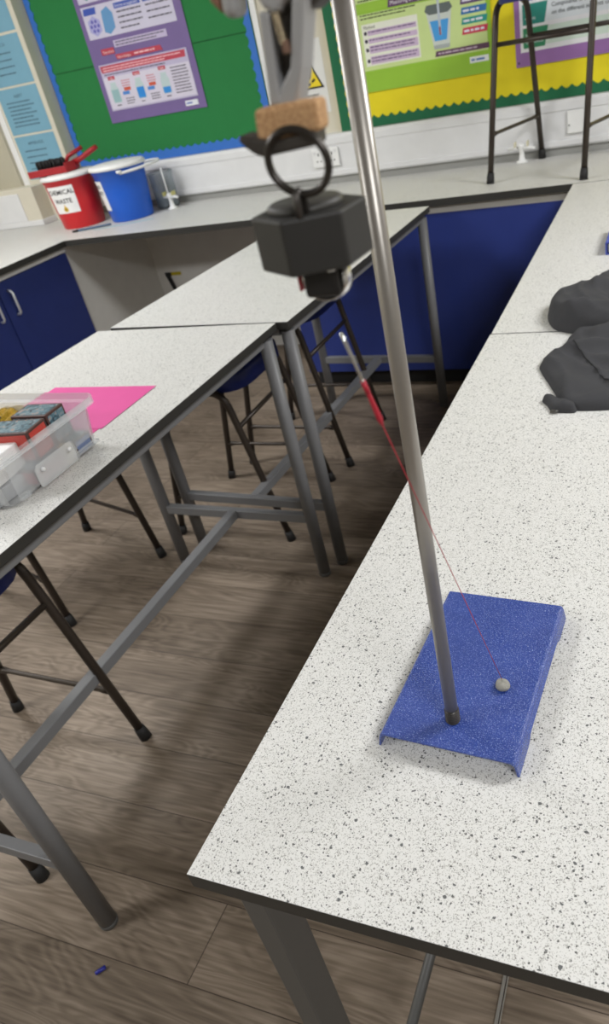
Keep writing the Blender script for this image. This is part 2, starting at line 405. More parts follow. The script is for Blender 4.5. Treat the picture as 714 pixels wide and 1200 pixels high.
# state-of-matter panels
def panel(z, capc, hexc):
    a = [('r', .028, z, .565, z+.135, (206, 202, 222)), ('p', [(.035,z+.10),(.112,z+.10),(.118,z+.128),(.041,z+.128)], capc)]
    n6 = [(.085+.043*math.cos(PI/3*k+.5), z+.052+.043*math.sin(PI/3*k+.5)) for k in range(6)]
    a.append(('p', n6, hexc[0]))
    for q in range(7):
        cx = .085+(0 if q == 6 else .022*math.cos(q*PI/3)); cz = z+.052+(0 if q == 6 else .022*math.sin(q*PI/3))
        a.append(('p', [(cx+.008*math.cos(k*PI/4), cz+.008*math.sin(k*PI/4)) for k in range(8)], hexc[1]))
    a.append(('p', [(.135,z+.02),(.165,z+.008),(.205,z+.03),(.21,z+.09),(.185,z+.12),(.145,z+.105)], hexc[2]))
    a += [('p', [(.228,z+.102),(.385,z+.102),(.385,z+.124),(.228,z+.124)], capc), ('r', .40, z+.102, .555, z+.124, (58, 84, 178))]
    a += [('t', .236, z+.1065, .016, 'Particle arrangement', (235,235,245)), ('t', .41, z+.1065, .016, 'Movement', (235,235,245))]
    a += [('l', .236, z+.085, .385, 4, .022, .006, INK), ('l', .41, z+.085, .55, 3, .026, .006, INK)]
    return a
it += panel(.372, (58, 84, 178), ((168,166,214), (96,92,178), (98,150,198)))
it += panel(.52, (70, 130, 150), ((70,150,150), (30,104,112), (60,148,152)))
it += panel(.668, (70, 130, 150), ((170,150,190), (120,90,160), (150,120,180)))
it += [('r', .165, .322, .49, .352, LIL), ('l', .175, .341, .48, 2, .012, .005, INK), ('p', [(.075,.300),(.155,.300),(.155,.326),(.075,.326)], RED), ('t', .085, .306, .016, 'Key terms', (245,220,220)),
       ('p', [(.16,.272),(.44,.272),(.432,.294),(.152,.294)], RED), ('t', .165, .2765, .015, 'State changes', (250,230,230)), ('l', .27, .280, .43, 1, .012, .006, (240,200,205))]
it += [('r', .030, .055, .575, .262, (190, 182, 210)), ('p', [(.040,.226),(.56,.226),(.565,.256),(.035,.256)], RED), ('l', .05, .243, .55, 2, .011, .005, (240,190,196)),
       ('l', .05, .214, .54, 1, .01, .005, INK), ('r', .036, .062, .570, .205, (214, 208, 224))]
for (x, c, f, fc) in ((.085, 'Gas', .06, (150,186,190)), (.245, 'Liquid', .052, (38,134,214)), (.405, 'Solid', .03, (48,140,216))):
    it += bottle_items(x, .088, True, f, fc); it += [('r', x-.022, .192, x+.022, .208, RED), ('t', x, .195, .012, c, (250,235,235), 'CENTER'), ('l', x-.012, .074, x+.014, 1, .01, .005, INK)]
for x in (.165, .325):
    it += [('l', x-.025, .178, x+.03, 3, .011, .004, (200,110,120)), ('p', [(x-.02,.135),(x+.022,.135),(x+.022,.150),(x-.02,.150)], (204,84,60)), ('p', [(x-.035,.118),(x+.008,.118),(x+.008,.133),(x-.035,.133)], (76,134,206)), ('l', x-.025, .098, x+.03, 3, .011, .004, INK)]
it += [('l', .455, .19, .555, 9, .0135, .0045, INK), ('r', .49, .018, .565, .042, (230,232,238)), ('l', .497, .026, .556, 1, .01, .008, (110,130,190))]
poster('science_poster', 'purple states of matter poster pinned to the green noticeboard', 'poster', -2.901, 1.277, .61, .86, P1, it)

LIME = (150, 196, 52); LIME2 = (206, 226, 150); PUR = (96, 60, 100)
it = [('r', .012, .085, .60, .30, LIME2), ('p', [(0,.31),(.62,.31),(.62,.335),(0,.335)], (156,200,58)), ('r', .012, .34, .60, .86, LIME2)]
it += [('r', .03, .102, .295, .262, (236, 238, 222)), ('t', .038, .243, .018, 'Method', (50,60,40))]
for k, zz in enumerate((.222, .192, .154, .112)):
    hh = .015 if k < 2 else .026
    it += [('r', .055, zz-.004, .288, zz+hh, (206, 184, 210)), ('p', [(.045+.008*math.cos(a*PI/4), zz+hh*.4+.008*math.sin(a*PI/4)) for a in range(8)], (62,52,70)), ('l', .06, zz+hh-.009, .282, 1 if k < 2 else 2, .012, .005, (110,86,128))]
it += [('l', .03, .292, .30, 2, .012, .005, (70,90,40)), ('p', [(.165,.292+.014),(.345,.292+.014),(.352,.292+.044),(.172,.292+.044)], PUR), ('t', .178, .314, .020, 'Measuring Energy Transfer', (245,245,245))]
# shorten the heading by scaling: cup illustration
it += [('p', [(.335,.262),(.45,.262),(.43,.12),(.36,.12)], (206, 214, 206)), ('p', [(.35,.225),(.435,.225),(.42,.15),(.365,.15)], (70, 160, 226)), ('p', [(.33,.262),(.34,.283),(.445,.283),(.455,.262),(.435,.248),(.35,.248)], (98, 108, 106)),
       ('r', .388, .17, .398, .31, (190, 200, 210)), ('r', .389, .17, .396, .20, (150,60,70)), ('p', [(.358,.135),(.432,.135),(.43,.12),(.36,.12)], (170,178,176))]
for k, c in enumerate(((92, 62, 112), (46, 112, 172), (38, 150, 138), (206, 54, 84))):
    zz = .262-k*.036
    it += [('p', [(.49,zz),(.60,zz),(.605,zz+.024),(.495,zz+.024)], c), ('l', .50, zz+.008, .59, 1, .01, .008, (225,225,235))]
it += [('p', [(.36,.092),(.605,.092),(.605,.112),(.366,.112)], (96,64,88)), ('l', .375, .099, .60, 1, .01, .006, (200,180,196)), ('r', .515, .045, .60, .068, (236,240,236)), ('l', .522, .052, .59, 1, .01, .008, (90,130,190)),
       ('r', .03, .36, .30, .52, (240, 242, 240)), ('l', .04, .375, .29, 1, .01, .006, INK), ('r', .06, .39, .27, .393, INK), ('r', .06, .39, .063, .50, INK), ('l', .03, .345, .30, 1, .01, .005, (70,90,40)), ('l', .36, .40, .59, 3, .016, .006, (70,90,40))]
it = [q for q in it]
poster('science_poster', 'lime green poster with a cup and thermometer drawing on the yellow noticeboard', 'poster', -1.430, 1.217, .618, .88, LIME, it)

it = [('r', .022, .052, .60, .86, (240, 240, 242)), ('r', .03, .07, .60, .135, (216, 232, 218)), ('r', .03, .15, .60, .222, (228, 234, 238)), ('r', .03, .235, .60, .31, (226, 228, 240))]
for k, (c, a, b) in enumerate((((50,140,96), 'Identify', 'unknowns'), ((40,140,126), 'Rf', 'values'), ((62,88,170), 'Testing', 'purity'))):
    zz = .065+k*.083
    it += [('p', [(.035,zz),(.125,zz),(.14,zz+.072),(.035,zz+.072)], c), ('t', .045, zz+.040, .018, a, (235,240,245)), ('t', .045, zz+.016, .018, b, (235,240,245))]
it += [('t', .155, .278, .021, 'Chromatography is used to separate', (60,60,80)), ('t', .155, .252, .021, 'mixtures, but methods are used to', (60,60,80)), ('t', .155, .196, .021, 'Compounds in a mixture may separate depending', (50,60,60)),
       ('t', .155, .170, .021, 'on the different solvents used as well', (50,60,60)), ('t', .155, .100, .021, 'It is possible to identify different compounds by', (60,70,60))]
it += [('p', [(.008,.012),(.016,.012),(.016,.020),(.008,.020)], (60,50,70))]
poster('science_poster', 'purple framed chromatography poster seen behind the stool on the back counter', 'poster', -.712, 1.214, .62, .88, (156, 112, 172), it)

# hazard sign between the boards
it = [('p', [(.012,.105),(.168,.105),(.09,.262)], (28, 28, 26)), ('p', [(.026,.113),(.154,.113),(.09,.243)], (240, 214, 30)),
      ('p', [(.082,.120),(.098,.120),(.100,.132),(.080,.132)], (24,24,22)), ('p', [(.075,.142),(.100,.150),(.112,.190),(.095,.178),(.094,.205),(.084,.176),(.072,.186)], (24,24,22)), ('p', [(.108,.128),(.128,.140),(.122,.148),(.104,.138)], (24,24,22)),
      ('t', .09, .070, .030, 'Danger', (60,60,60), 'CENTER'), ('t', .09, .038, .022, 'Heat hazard', (60,60,60), 'CENTER')]
poster('hazard_sign', 'white sign with yellow and black warning triangle behind the clamp', 'sign', -1.808, 1.165, .182, .305, (226, 226, 222), it, y=3.798)

# pale blue notices on the pillar
SH = (120, 168, 190)
def notice(z, head, n_, label):
    it = [('t', .138, .172, .021, head, (60, 84, 100), 'CENTER')]
    rnd = random.Random(n_)
    for k in range(n_):
        ww = .10-.012*rnd.random(); zz = .148-k*.0185 if n_ > 5 else .140-k*.030
        it.append(('l', .138-ww, zz, .138+ww, 1, .01, .0055, (66, 92, 108)))
    poster('notice', label, 'notice', -3.525, z, .284, .217, SH, it, y=3.6885)
notice(1.079, 'APPARATUS', 4, 'lowest pale blue notice on the pillar, partly behind the red dustpan')
notice(1.306, 'ALERT', 7, 'pale blue notice on the pillar with seven lines of print, second from the bottom')
notice(1.533, 'SWITCH', 4, 'pale blue notice on the pillar, second from the top, with four spaced lines')
notice(1.762, 'PITCH', 4, 'topmost pale blue notice on the pillar, cut off by the picture edge')

# ------------------------------------------------------------------ sockets, switch, gas taps on the counter
def socket(x0, x1, z0, z1):
    t = thing('power_socket', 'white double power socket on the trunking behind the hanging black block', 'socket', ((x0+x1)/2, 3.735, z0))
    w2 = (x1-x0)/2; h = z1-z0
    MB().box(-w2, -.010, 0, w2, 0, h).build('faceplate', WHITE2, t, bevel=.003)
    for s_ in (-1, 1):
        cx = s_*w2*.5
        for q in ((-.003, .62, .003, .78), (-.014, .30, -.007, .37), (.007, .30, .014, .37)): MB().box(cx+q[0], -.0108, h*q[1], cx+q[2], -.0095, h*q[3]).build('pin_hole', mat((60,60,60), .6), t)
        MB().box(cx+s_*.020-.005, -.014, h*.72, cx+s_*.020+.005, -.0095, h*.90).build('rocker_switch', WHITE, t, bevel=.001)
socket(-1.742, -1.598, .935, 1.020)
t = thing('wall_plate', 'white square blanking plate on the trunking right of the stool', 'switch', (-.457, 3.735, .938))
MB().box(-.036, -.010, 0, .036, 0, .090).build('faceplate', WHITE2, t, bevel=.004)
MB().box(-.030, -.012, .030, -.025, -.0095, .036).build('screw', mat((80,80,80), .4, .6), t)
def gas_tap(x, y, label, head):
    t = thing('gas_tap', label, 'tap', (x, y, T))
    MB().lathe([(0,0),(.026,0),(.026,.006),(.014,.012),(.011,.03),(.011,.055),(.015,.06),(.015,.075),(0,.08)], n=20).build('tap_body', WHITE2, t)
    for a in (-1, 1):
        d = Vector((a*math.cos(.3), -math.sin(.3)*a, 0))
        MB().tube([Vector((0,0,.058))+d*.008, Vector((0,0,.060))+d*.040, Vector((0,0,.056))+d*.066], [.0075, .007, .0055], n=10).build('nozzle', WHITE2, t)
        MB().box(-.004, -.016, .066, .004, .016, .086, R=Matrix.Translation((a*.028, 0, 0))).build('lever', head, t, bevel=.002)
gas_tap(-2.555, 3.60, 'small white twin gas tap on the back counter right of the blue bucket', mat((196,190,120), .5))
gas_tap(-.69, 3.69, 'small white twin gas tap on the back counter behind the stool', mat((214,208,180), .5))

# ------------------------------------------------------------------ counter, cupboards
L = [(-3.9, 1.2), (-2.885, 1.2), (-2.885, 3.08), (1.5, 3.13), (1.5, 3.753), (-3.9, 3.753)]
g = MB().prism(L, T-.028, T-.001, 'z', 1).prism(L, T-.001, T, 'z', 1, top=0)
o = g.build('counter_worktop', [LAM, EDGE]); tag(o, 'white speckled L shaped counter top running along the back wall and left side', 'worktop')
def cupboard_left(y0, y1, label):
    t = thing('base_cupboard', label, 'cupboard', (-3.2, (y0+y1)/2, 0)); w2 = (y1-y0)/2
    MB().box(-.3, -w2, .10, .262, w2, .823).build('carcass', PALEP, t, bevel=.001)
    MB().box(-.28, -w2, 0, .22, w2, .10).build('plinth', RUBBER, t)
    MB().box(.263, -w2, .796, .280, w2, .8225).build('top_rail', WHITE, t)
    for s_ in (-1, 1):
        a, b = (-w2+.004, -.003) if s_ < 0 else (.003, w2-.018)
        d = MB().box(.264, a, .12, .282, b, .792).build('door', DOORB, t, bevel=.0015)
        hy = s_*.055
        MB().tube([(.282,hy,.635),(.300,hy,.637),(.308,hy,.648),(.308,hy,.735),(.300,hy,.746),(.282,hy,.748)], .0058, n=10).build('handle', mat((226,228,230), .3, .4), d)
cupboard_left(2.06, 3.11, 'royal blue two door cupboard with chrome handles under the left counter, nearest the corner')
cupboard_left(1.2, 2.055, 'royal blue cupboard under the left counter behind the plastic tray, mostly out of shot')
t = thing('blue_panel_unit', 'wide plain royal blue unit front under the back counter', 'cupboard', (-.6, 3.417, 0))
MB().box(-1.10, -.27, .10, 2.1, .30, .823).build('carcass', mat((216,214,208), .6), t)
MB().box(-1.10, -.288, .7925, 2.1, -.271, .8225).build('top_rail', mat((216,214,208), .6), t)
MB().box(-1.10, -.20, 0, 2.1, .30, .10).build('plinth', RUBBER, t)
MB().box(-1.10, -.288, .10, .62, -.272, .792).build('front_panel', DOORB, t)
MB().box(.623, -.288, .10, 2.1, -.272, .792).build('front_panel', DOORB, t)
# yellow and black tape mark on kneehole panel
g = MB().box(-2.945, 0, .455, -2.90, .002, .478, 1).box(-2.90, 0, .458, -2.83, .002, .478, 0).prism([(-2.943,.456),(-2.910,.456),(-2.885,.36),(-2.905,.33)], 0, .002, 'y', 1)
o = g.build('warning_sticker', [mat((196,176,40), .6), mat((34,34,34), .6)], loc=(.07, 3.772, 0)); tag(o, 'torn black and yellow sticker on the panel below the back counter', 'sticker')

# ------------------------------------------------------------------ lab tables
def lab_table(label, W_, L_, loc, rz, square=False, legs=((-1,-1),(1,-1),(-1,1),(1,1)), group=None, inset=.022):
    """top centred at origin, local x = width, y = length"""
    t = thing('lab_table', label, 'table', loc, rz, group)
    a, b = W_/2, L_/2
    g = MB().box(-a, -b, T-.021, a, b, T-.001, 1).box(-a, -b, T-.001, a, b, T, 1, top=0)
    g.build('tabletop', [LAM, EDGE], t, bevel=.0008)
    F = FRAMED if square else FRAME
    i = inset
    for s_ in (-1, 1):
        MB().box(min(s_*(a-i), s_*(a-i-.024)), -b+.03, T-.050, max(s_*(a-i), s_*(a-i-.024)), b-.03, T-.0215).build('side_rail', F, t, bevel=.002)
        MB().box(-a+.05, min(s_*(b-.03), s_*(b-.055)), T-.050, a-.05, max(s_*(b-.03), s_*(b-.055)), T-.0215).build('top_rail', F, t, bevel=.002)
    for sx, sy in legs:
        if square:
            cx, cy = sx*(a-.058), sy*(b-.026)
            MB().box(cx-.0135, cy-.021, 0, cx+.0135, cy+.021, T-.0215).build('leg', F, t, bevel=.002)
        else:
            cx, cy = sx*(a-.019-i*.3), sy*(b-.034)
            lg = MB().tube([(cx, cy, .012), (cx, cy, T-.034)], .0195, n=20).build('leg', F, t)
            MB().lathe([(0,0),(.019,0),(.0200,.004),(.0200,.013),(0,.013)], c=(cx, cy, 0), n=20).build('foot_cap', FRAMED, lg)
    for s_ in (-1, 1):
        cy = s_*(b-.034)
        MB().box(-a+.035, cy-.0125, .215, a-.035, cy+.0125, .245).build('end_rail', F, t, bevel=.002)
    if square:      # low tube down each side
        for s_ in (-1, 1): MB().tube([(s_*(a-.062), -b+.06, .13), (s_*(a-.062), b-.06, .13)], .009, n=14).build('side_tube', F, t)
    MB().box(-.0150, -b+.045, .218, .0150, b-.045, .248).build('stretcher', F, t, bevel=.002)
    return t
lab_table('white topped grey lab table holding the plastic tray and pink card', .615, 1.272, (-1.318, 1.089, 0), math.radians(-.3))
lab_table('white topped grey lab table standing between the pink card table and the back counter', .620, 1.255, (-1.262, 2.365, 0), math.radians(-2.0))
lab_table('white speckled lab bench in the foreground with the blue stand on it', .80, 1.320, (.016, .918, 0), math.radians(.0), square=True)
lab_table('white speckled lab bench beyond the joint, running up to the back counter', .80, 1.522, (.013, 2.345, 0), math.radians(.35), square=True)

# ------------------------------------------------------------------ stools
def make_stool(label, loc, rz, group):
    t = thing('lab_stool', label, 'stool', loc, rz, group)
    fx, fy, tx, ty, zt = .235, .206, .122, .196, .605
    def leg_pt(sx, sy, z):
        k = z/zt; return Vector((sx*(fx+(tx-fx)*k), sy*(fy+(ty-fy)*k), z))
    for sx in (-1, 1):
        for sy in (-1, 1):
            pts = [leg_pt(sx, sy, .02), leg_pt(sx, sy, .30), leg_pt(sx, sy, .555)]
            e = Vector((sx*.045, sy*ty, .612)); c = leg_pt(sx, sy, .612)
            for q in (.2, .4, .6, .8, 1): pts.append(leg_pt(sx, sy, .555).lerp(c, q).lerp(c.lerp(e, q), q))
            pts.append(Vector((0, sy*ty, .612)))
            lg = MB().tube(pts, .0120, n=12).build('leg', STOOLM, t)
            f0, f1 = leg_pt(sx, sy, 0), leg_pt(sx, sy, .04)
            MB().tube([f0, f0.lerp(f1, .5), f1], [.0165, .0160, .0140], n=14).build('rubber_foot', RUBBER, lg)
    for sy in (-1, 1):     # low rung across each U frame
        p, q = leg_pt(-1, sy, .176), leg_pt(1, sy, .176)
        MB().tube([p, p.lerp(q, .06), p.lerp(q, .10), p.lerp(q, .90), p.lerp(q, .94), q], [.010, .010, .0072, .0072, .010, .010], n=10).build('rung', STOOLM, t)
    for sx in (-1, 1):     # high rail joining the two frames
        MB().tube([leg_pt(sx, -1, .475), leg_pt(sx, 1, .475)], .0085, n=10).build('rail', STOOLM, t)
    # moulded seat: dished rounded-square shell with turned-down lip
    def sq(r, z, n=48, e=4.5):
        out = []
        for k in range(n):
            a = 2*PI*k/n; c, s_ = math.cos(a), math.sin(a)
            m_ = (abs(c)**e+abs(s_)**e)**(-1/e); out.append((r*m_*c, r*m_*s_, z))
        return out
    prof = [(.02,.650),(.08,.652),(.135,.658),(.165,.662),(.178,.659),(.185,.648),(.187,.600),(.184,.599),(.180,.636),(.165,.641),(.02,.634)]
    vs = []; fs = []; n = 48
    for r, z in prof: vs += sq(r, z)
    for i in range(len(prof)-1):
        for k in range(n): fs.append((i*n+k, i*n+(k+1) % n, (i+1)*n+(k+1) % n, (i+1)*n+k))
    g = MB().add(vs, fs, 0, True)
    g.add(vs[:n], [tuple(range(n))]); g.add(vs[-n:], [tuple(range(n))[::-1]])
    for sy in (-1, 1): g.box(-.05, sy*ty-.012, .618, .05, sy*ty+.012, .642)
    g.build('seat', SEATB, t)
    return t
GS = 'lab stools around the tables'
st = make_stool('blue seated stool tucked under the near left table, nearest the camera', (-1.498, .742, 0), math.radians(-1), GS)
copy_tree(st, (-1.990, 1.569, 0), math.radians(-15), 'stool whose dark leg tips show under the pink card table, left of its far legs')
copy_tree(st, (-1.480, 2.066, 0), math.radians(1), 'blue stool pushed under the two joined tables beside their pair of legs').scale = (1, 1, .95)
copy_tree(st, (-1.445, 2.60, 0), math.radians(0), 'blue stool under the far table directly behind the hanging magnet')
d = Vector((.309, .951, 0)); e_ = Vector((.951, -.309, 0))
c = Vector((-.759, 3.285, 0)) + d*.24 + e_*.213
c = Vector((c.x, c.y, T))
copy_tree(st, c, math.atan2(.951, .309), 'stool standing up on the back counter in front of the yellow noticeboard')

# ------------------------------------------------------------------ buckets
def bucket(name, label, x, y, body, rb, rt_, h, rz=0):
    t = thing(name, label, 'bucket', (x, y, T), rz)
    MB().lathe([(0,0),(rb-.004,0),(rb,.005),(rb+(rt_-rb)*.5,h*.5),(rt_-.004,h-.035),(rt_,h-.033),(rt_+.001,h-.005)], n=56).build('body', body, t)
    return t
REDP = mat((204, 34, 40), .4, name='red_plastic'); BLUEPL = mat((24, 92, 200), .4, name='blue_plastic')
t = bucket('bucket', 'red CHEMICAL WASTE bucket with a white lid and paper label', -3.045, 3.455, REDP, .112, .138, .262)
MB().lathe([(0,.266),(.110,.266),(.118,.262),(.128,.264),(.141,.262),(.146,.254),(.147,.243),(.140,.241)], n=56).build('lid', WHITE2, t)
def wrap_label(t, items, ang, w_, z0, z1, rad, extra=.0008):
    g = MB(); n = 16; a0 = ang-w_/2/rad(z0)
    vs = []; 
    def P(s_, z, off): 
        R_ = rad(z)+off; a = ang+s_/rad((z0+z1)/2); return (R_*math.cos(a), R_*math.sin(a), z)
    for k in range(n+1):
        s_ = -w_/2+w_*k/n
        vs += [P(s_, z0, .0003), P(s_, z1, .0003), P(s_, z1, extra+.0003), P(s_, z0, extra+.0003)]
    fs = []
    for k in range(n):
        o = k*4
        fs += [(o+3, o+7, o+6, o+2), (o, o+1, o+5, o+4), (o+1, o+2, o+6, o+5), (o, o+4, o+7, o+3)]
    fs += [(0,3,2,1), (n*4, n*4+1, n*4+2, n*4+3)]
    g.add(vs, fs, 0)
    cols = [WHITE2]
    for kind, s0, z, sz, val, col in items:
        cols.append(mat(col, .6)); mi = len(cols)-1
        if kind == 't':
            v2, f2 = text_mesh(val, sz, True)
            g.add([P(s0+v[0], z+v[1], extra+.0008+v[2]) for v in v2], f2, mi)
        else:
            pts = val; m_ = len(pts)
            g.add([P(s0+a*sz, z+b*sz, extra+.0008) for a, b in pts] + [P(s0+a*sz, z+b*sz, extra+.0014) for a, b in pts], [tuple(range(m_, 2*m_))] + [(i, (i+1) % m_, m_+(i+1) % m_, m_+i) for i in range(m_)], mi)
    return g.build('paper_label', cols, t)
drop = [(0,1.5),(.12,1.0),(.5,.55),(.62,.2),(.5,-.15),(0,-.3),(-.5,-.15),(-.62,.2),(-.5,.55),(-.12,1.0)]
inner = [(0,.5),(.25,.2),(.15,0),(-.15,0),(-.25,.2)]
radr = lambda z: .112+.026*z/.262
wrap_label(t, [('t', 0, .176, .031, 'CHEMICAL', (34,34,34)), ('t', 0, .132, .031, 'WASTE', (34,34,34)), ('p', 0, .096, .022, drop, (206,168,36)), ('p', 0, .097, .022, inner, (60,52,24))], math.radians(-82), .152, .082, .214, radr)
t = bucket('bucket', 'bright blue bucket with white lid beside the red bucket', -2.742, 3.49, BLUEPL, .112, .138, .268)
MB().lathe([(0,.272),(.110,.272),(.118,.268),(.128,.270),(.141,.268),(.147,.260),(.148,.249),(.140,.247)], n=56).build('lid', WHITE2, t)
wrap_label(t, [('t', 0, .170, .024, 'SOLID', (60,60,60)), ('t', 0, .140, .024, 'WASTE', (60,60,60))], math.radians(-128), .10, .062, .205, radr)
hp = []
for k in range(19):      # bail handle folded down to the front right
    a = math.radians(-90+k*10); u_, v_ = .154*math.sin(a), .215*math.cos(a); a2 = math.radians(38); hp.append((v_*math.cos(a2)-u_*math.sin(a2), v_*math.sin(a2)+u_*math.cos(a2), .228+.012*math.cos(a)))
MB().tube(hp, .0065, n=10).build('handle', WHITE2, t)
MB().lathe([(0,0),(.014,0),(.014,.012),(0,.012)], c=(hp[0][0], hp[0][1], .230), n=16).build('handle_lug', WHITE2, t)

REDD = mat((160, 26, 34), .45, name='dark_red_plastic')
# dustpan and brush lying on the red bucket
t = thing('dustpan', 'red plastic dustpan lying on the lid of the red bucket', 'dustpan', (-3.075, 3.44, T+.268), math.radians(20))
g = MB()
pan = [(-.135,-.085),(.075,-.095),(.10,-.03),(.10,.03),(.075,.095),(-.135,.085)]
g.prism(pan, 0, .004)
g.prism([(-.135,-.085),(.075,-.095),(.075,-.089),(-.135,-.080)], .004, .032); g.prism([(-.135,.080),(.075,.089),(.075,.095),(-.135,.085)], .004, .032)
g.prism([(.075,-.095),(.105,-.03),(.105,.03),(.075,.095),(.069,.09),(.097,.03),(.097,-.03),(.069,-.09)], .004, .045)
g.build('pan', REDD, t, bevel=.002)
MB().tube([(.09,0,.03),(.14,0,.045),(.20,0,.070),(.235,0,.082)], [.016,.012,.013,.011], n=14, flat=1.5).build('handle', REDD, t)
t = thing('hand_brush', 'hand brush with black bristles and red back resting in the dustpan', 'brush', (-3.095, 3.435, T+.2725), math.radians(34))
MB().box(-.085, -.022, .002, .065, .022, .018).build('brush_back', REDD, t, bevel=.006)
g = MB()
rnd = random.Random(3)
for i in range(15):
    for j in range(4):
        x, y = -.078+i*.0098, -.016+j*.0105
        g.tube([(x, y, .016), (x+rnd.uniform(-.007,.007), y+rnd.uniform(-.008,.008), .058+rnd.uniform(-.005,.005))], [.0040, .0048], n=6)
tag(g.build('bristles', RUBBER, t), kind='stuff')
MB().tube([(.05,0,.014),(.085,0,.058),(.17,0,.086)], [.009,.010,.010], n=12).build('brush_handle', REDD, t)

# clear plastic jug behind the blue bucket
t = thing('measuring_jug', 'cloudy clear plastic jug behind the blue bucket', 'jug', (-2.622, 3.664, T))
CLEARG = clear_mat((180, 190, 196), .16, .15)
MB().lathe([(0,.001),(.055,.001),(.060,.008),(.066,.17),(.070,.176),(.067,.178),(.063,.17),(.057,.012),(0,.010)], n=36).build('body', CLEARG, t)
MB().tube([(.050,-.048,.20),(.057,-.058,.12),(.060,-.062,.06)], .004, n=10).build('stirring_straw', WHITE2, t)
MB().lathe([(0,.011),(.055,.011),(.058,.05),(0,.052)], n=30).build('contents', mat((92,104,110), .6), t)
t = thing('marker_pen', 'thin dark blue-grey pen lying on the counter in front of the buckets', 'pen', (-2.86, 3.30, T+.0065), math.radians(24))
MB().tube([(-.09,0,0),(-.085,0,0),(.05,0,0),(.052,0,0),(.085,0,0),(.09,0,0)], [.003,.0062,.0062,.0058,.0058,.004], n=12).build('barrel', mat((74, 96, 122), .4), t)
MB().tube([(-.09,0,0),(-.09-.03,0,-.001)], [.0065,.0045], n=12).build('cap', RUBBER, t)
o = MB().box(-.16, -.012, 0, .16, .012, .0012).build('paper_strip', mat((168,192,196), .6), loc=(-2.69, 3.322, T), rot=(0,0,math.radians(22))); tag(o, 'pale blue-green paper strip on the counter in front of the blue bucket', 'paper')

# ------------------------------------------------------------------ retort stand
BR = math.radians(-3.2)
t = thing('retort_stand', 'retort stand with blue painted base and steel rod on the foreground bench', 'stand', (-.175, .546, T), BR)
hw, hl, hz = .0705, .1150, .0195
def base_mesh():
    g = MB(); ny = 48
    R_ = .004; th = .0022
    prof_o = []
    def foot(y):    # lower edge of the side flange
        u = abs(y)/hl
        s_ = min(1, max(0, (0.66-u)/.10)); return .0004+.0085*(s_*s_*(3-2*s_))
    rows = []
    for j in range(ny+1):
        y = -hl+2*hl*j/ny; zb = foot(y); row = []
        out = [(-hw-.003, zb), (-hw-.0008, hz-R_-.002)]
        for k in range(5):
            a = PI-(PI/2)*k/4; out.append((-hw+R_+R_*math.cos(a), hz-R_+R_*math.sin(a)))
        out += [(-x, z) for x, z in reversed(out)]
        inn = [(x*(1-th/hw), z-th if abs(x) < hw-.002 else min(z, hz-th-.002)) for x, z in out]
        inn[0] = (-hw-.003+th, zb); inn[-1] = (hw+.003-th, zb)
        loop = out + inn[::-1]
        rows.append([(x, y, z) for x, z in loop])
    n = len(rows[0]); vs = [v for r in rows for v in r]; fs = []
    for j in range(ny):
        for k in range(n): fs.append((j*n+k, j*n+(k+1) % n, (j+1)*n+(k+1) % n, (j+1)*n+k))
    g.add(vs, fs, 0, False)
    h = n//2
    for j in (0, ny):
        for k in range(h-1):
            g.f.append([j*n+k, j*n+k+1, j*n+n-2-k, j*n+n-1-k]); g.m.append(0); g.sm.append(False)
    return g
base_mesh().build('base', BLUEP, t)
Ri = Matrix.Rotation(-BR, 3, 'Z')
rl = Ri @ Vector((-.182+.175, .467-.546, 0))
MB().tube([(rl.x, rl.y, hz+.018), (rl.x, rl.y, .72)], .0066, n=28).build('rod', STEEL, t)
MB().tube([(rl.x, rl.y, hz-.014), (rl.x, rl.y, hz+.018)], .0069, n=28).build('threaded_end', mat((70, 68, 66), .4, .6), t)
g = MB()
for k in range(7): g.tube([(rl.x+.0071*math.cos(a*2*PI/20), rl.y+.0071*math.sin(a*2*PI/20), hz+.0015+k*.0024) for a in range(20)], .0005, n=6, closed=True)
g.build('thread_ridges', CASTD, t)

# clamp on the rod, coming forward over the bench
t = thing('clamp', 'grey cast metal clamp fixed near the top of the stand', 'clamp', (-.152, .300, 1.435))
o = Vector((.152, -.300, -1.435))      # world -> local
def lw(*p): return Vector(p)+o
g = MB()
g.box(-.205, .452, 1.488, -.160, .486, 1.522); g.build('boss_head', CAST, t, bevel=.005, loc=o, seg=3)
MB().tube([lw(-.1510,.455,1.505), lw(-.1510,.36,1.505), lw(-.148,.31,1.503)], .006, n=16).build('arm', STEEL, t)
MB().tube([lw(-.204,.468,1.505), lw(-.222,.468,1.505)], [.004, .004], n=12).build('screw', STEEL, t)
MB().box(-.229, .454, 1.499, -.222, .482, 1.511).build('wing_nut', CAST, t, bevel=.003, loc=o)
# body of the clamp and two prongs meeting at the cork
def plate(pts, y0, y1, name, m_, bev=.0015, par=t):
    g = MB().prism([(x, z) for x, z in pts], y0, y1, 'y'); return g.build(name, m_, par, bevel=bev, loc=o, seg=3)
plate([(-.1475,1.4685),(-.1462,1.4650),(-.1405,1.4620),(-.1375,1.4655),(-.1275,1.4660),(-.1270,1.512),(-.160,1.512),(-.152,1.478)], .294, .312, 'clamp_body', CAST, .002)
plate([(-.1480,1.4645),(-.1512,1.4350),(-.1460,1.4345),(-.1462,1.4420),(-.1438,1.4635)], .294, .306, 'prong', CAST, .001)
plate([(-.1285,1.4660),(-.1338,1.4660),(-.1395,1.4460),(-.1452,1.4400),(-.1475,1.4345),(-.1402,1.4340),(-.1350,1.4450)], .294, .306, 'prong', CAST, .001)
plate([(-.1435,1.4630),(-.1345,1.4660),(-.1395,1.4460),(-.1455,1.4390),(-.1462,1.4420)], .300, .304, 'dark_slot', CASTD, .0004)  # added dark plate stands in for the darkness of the open slot
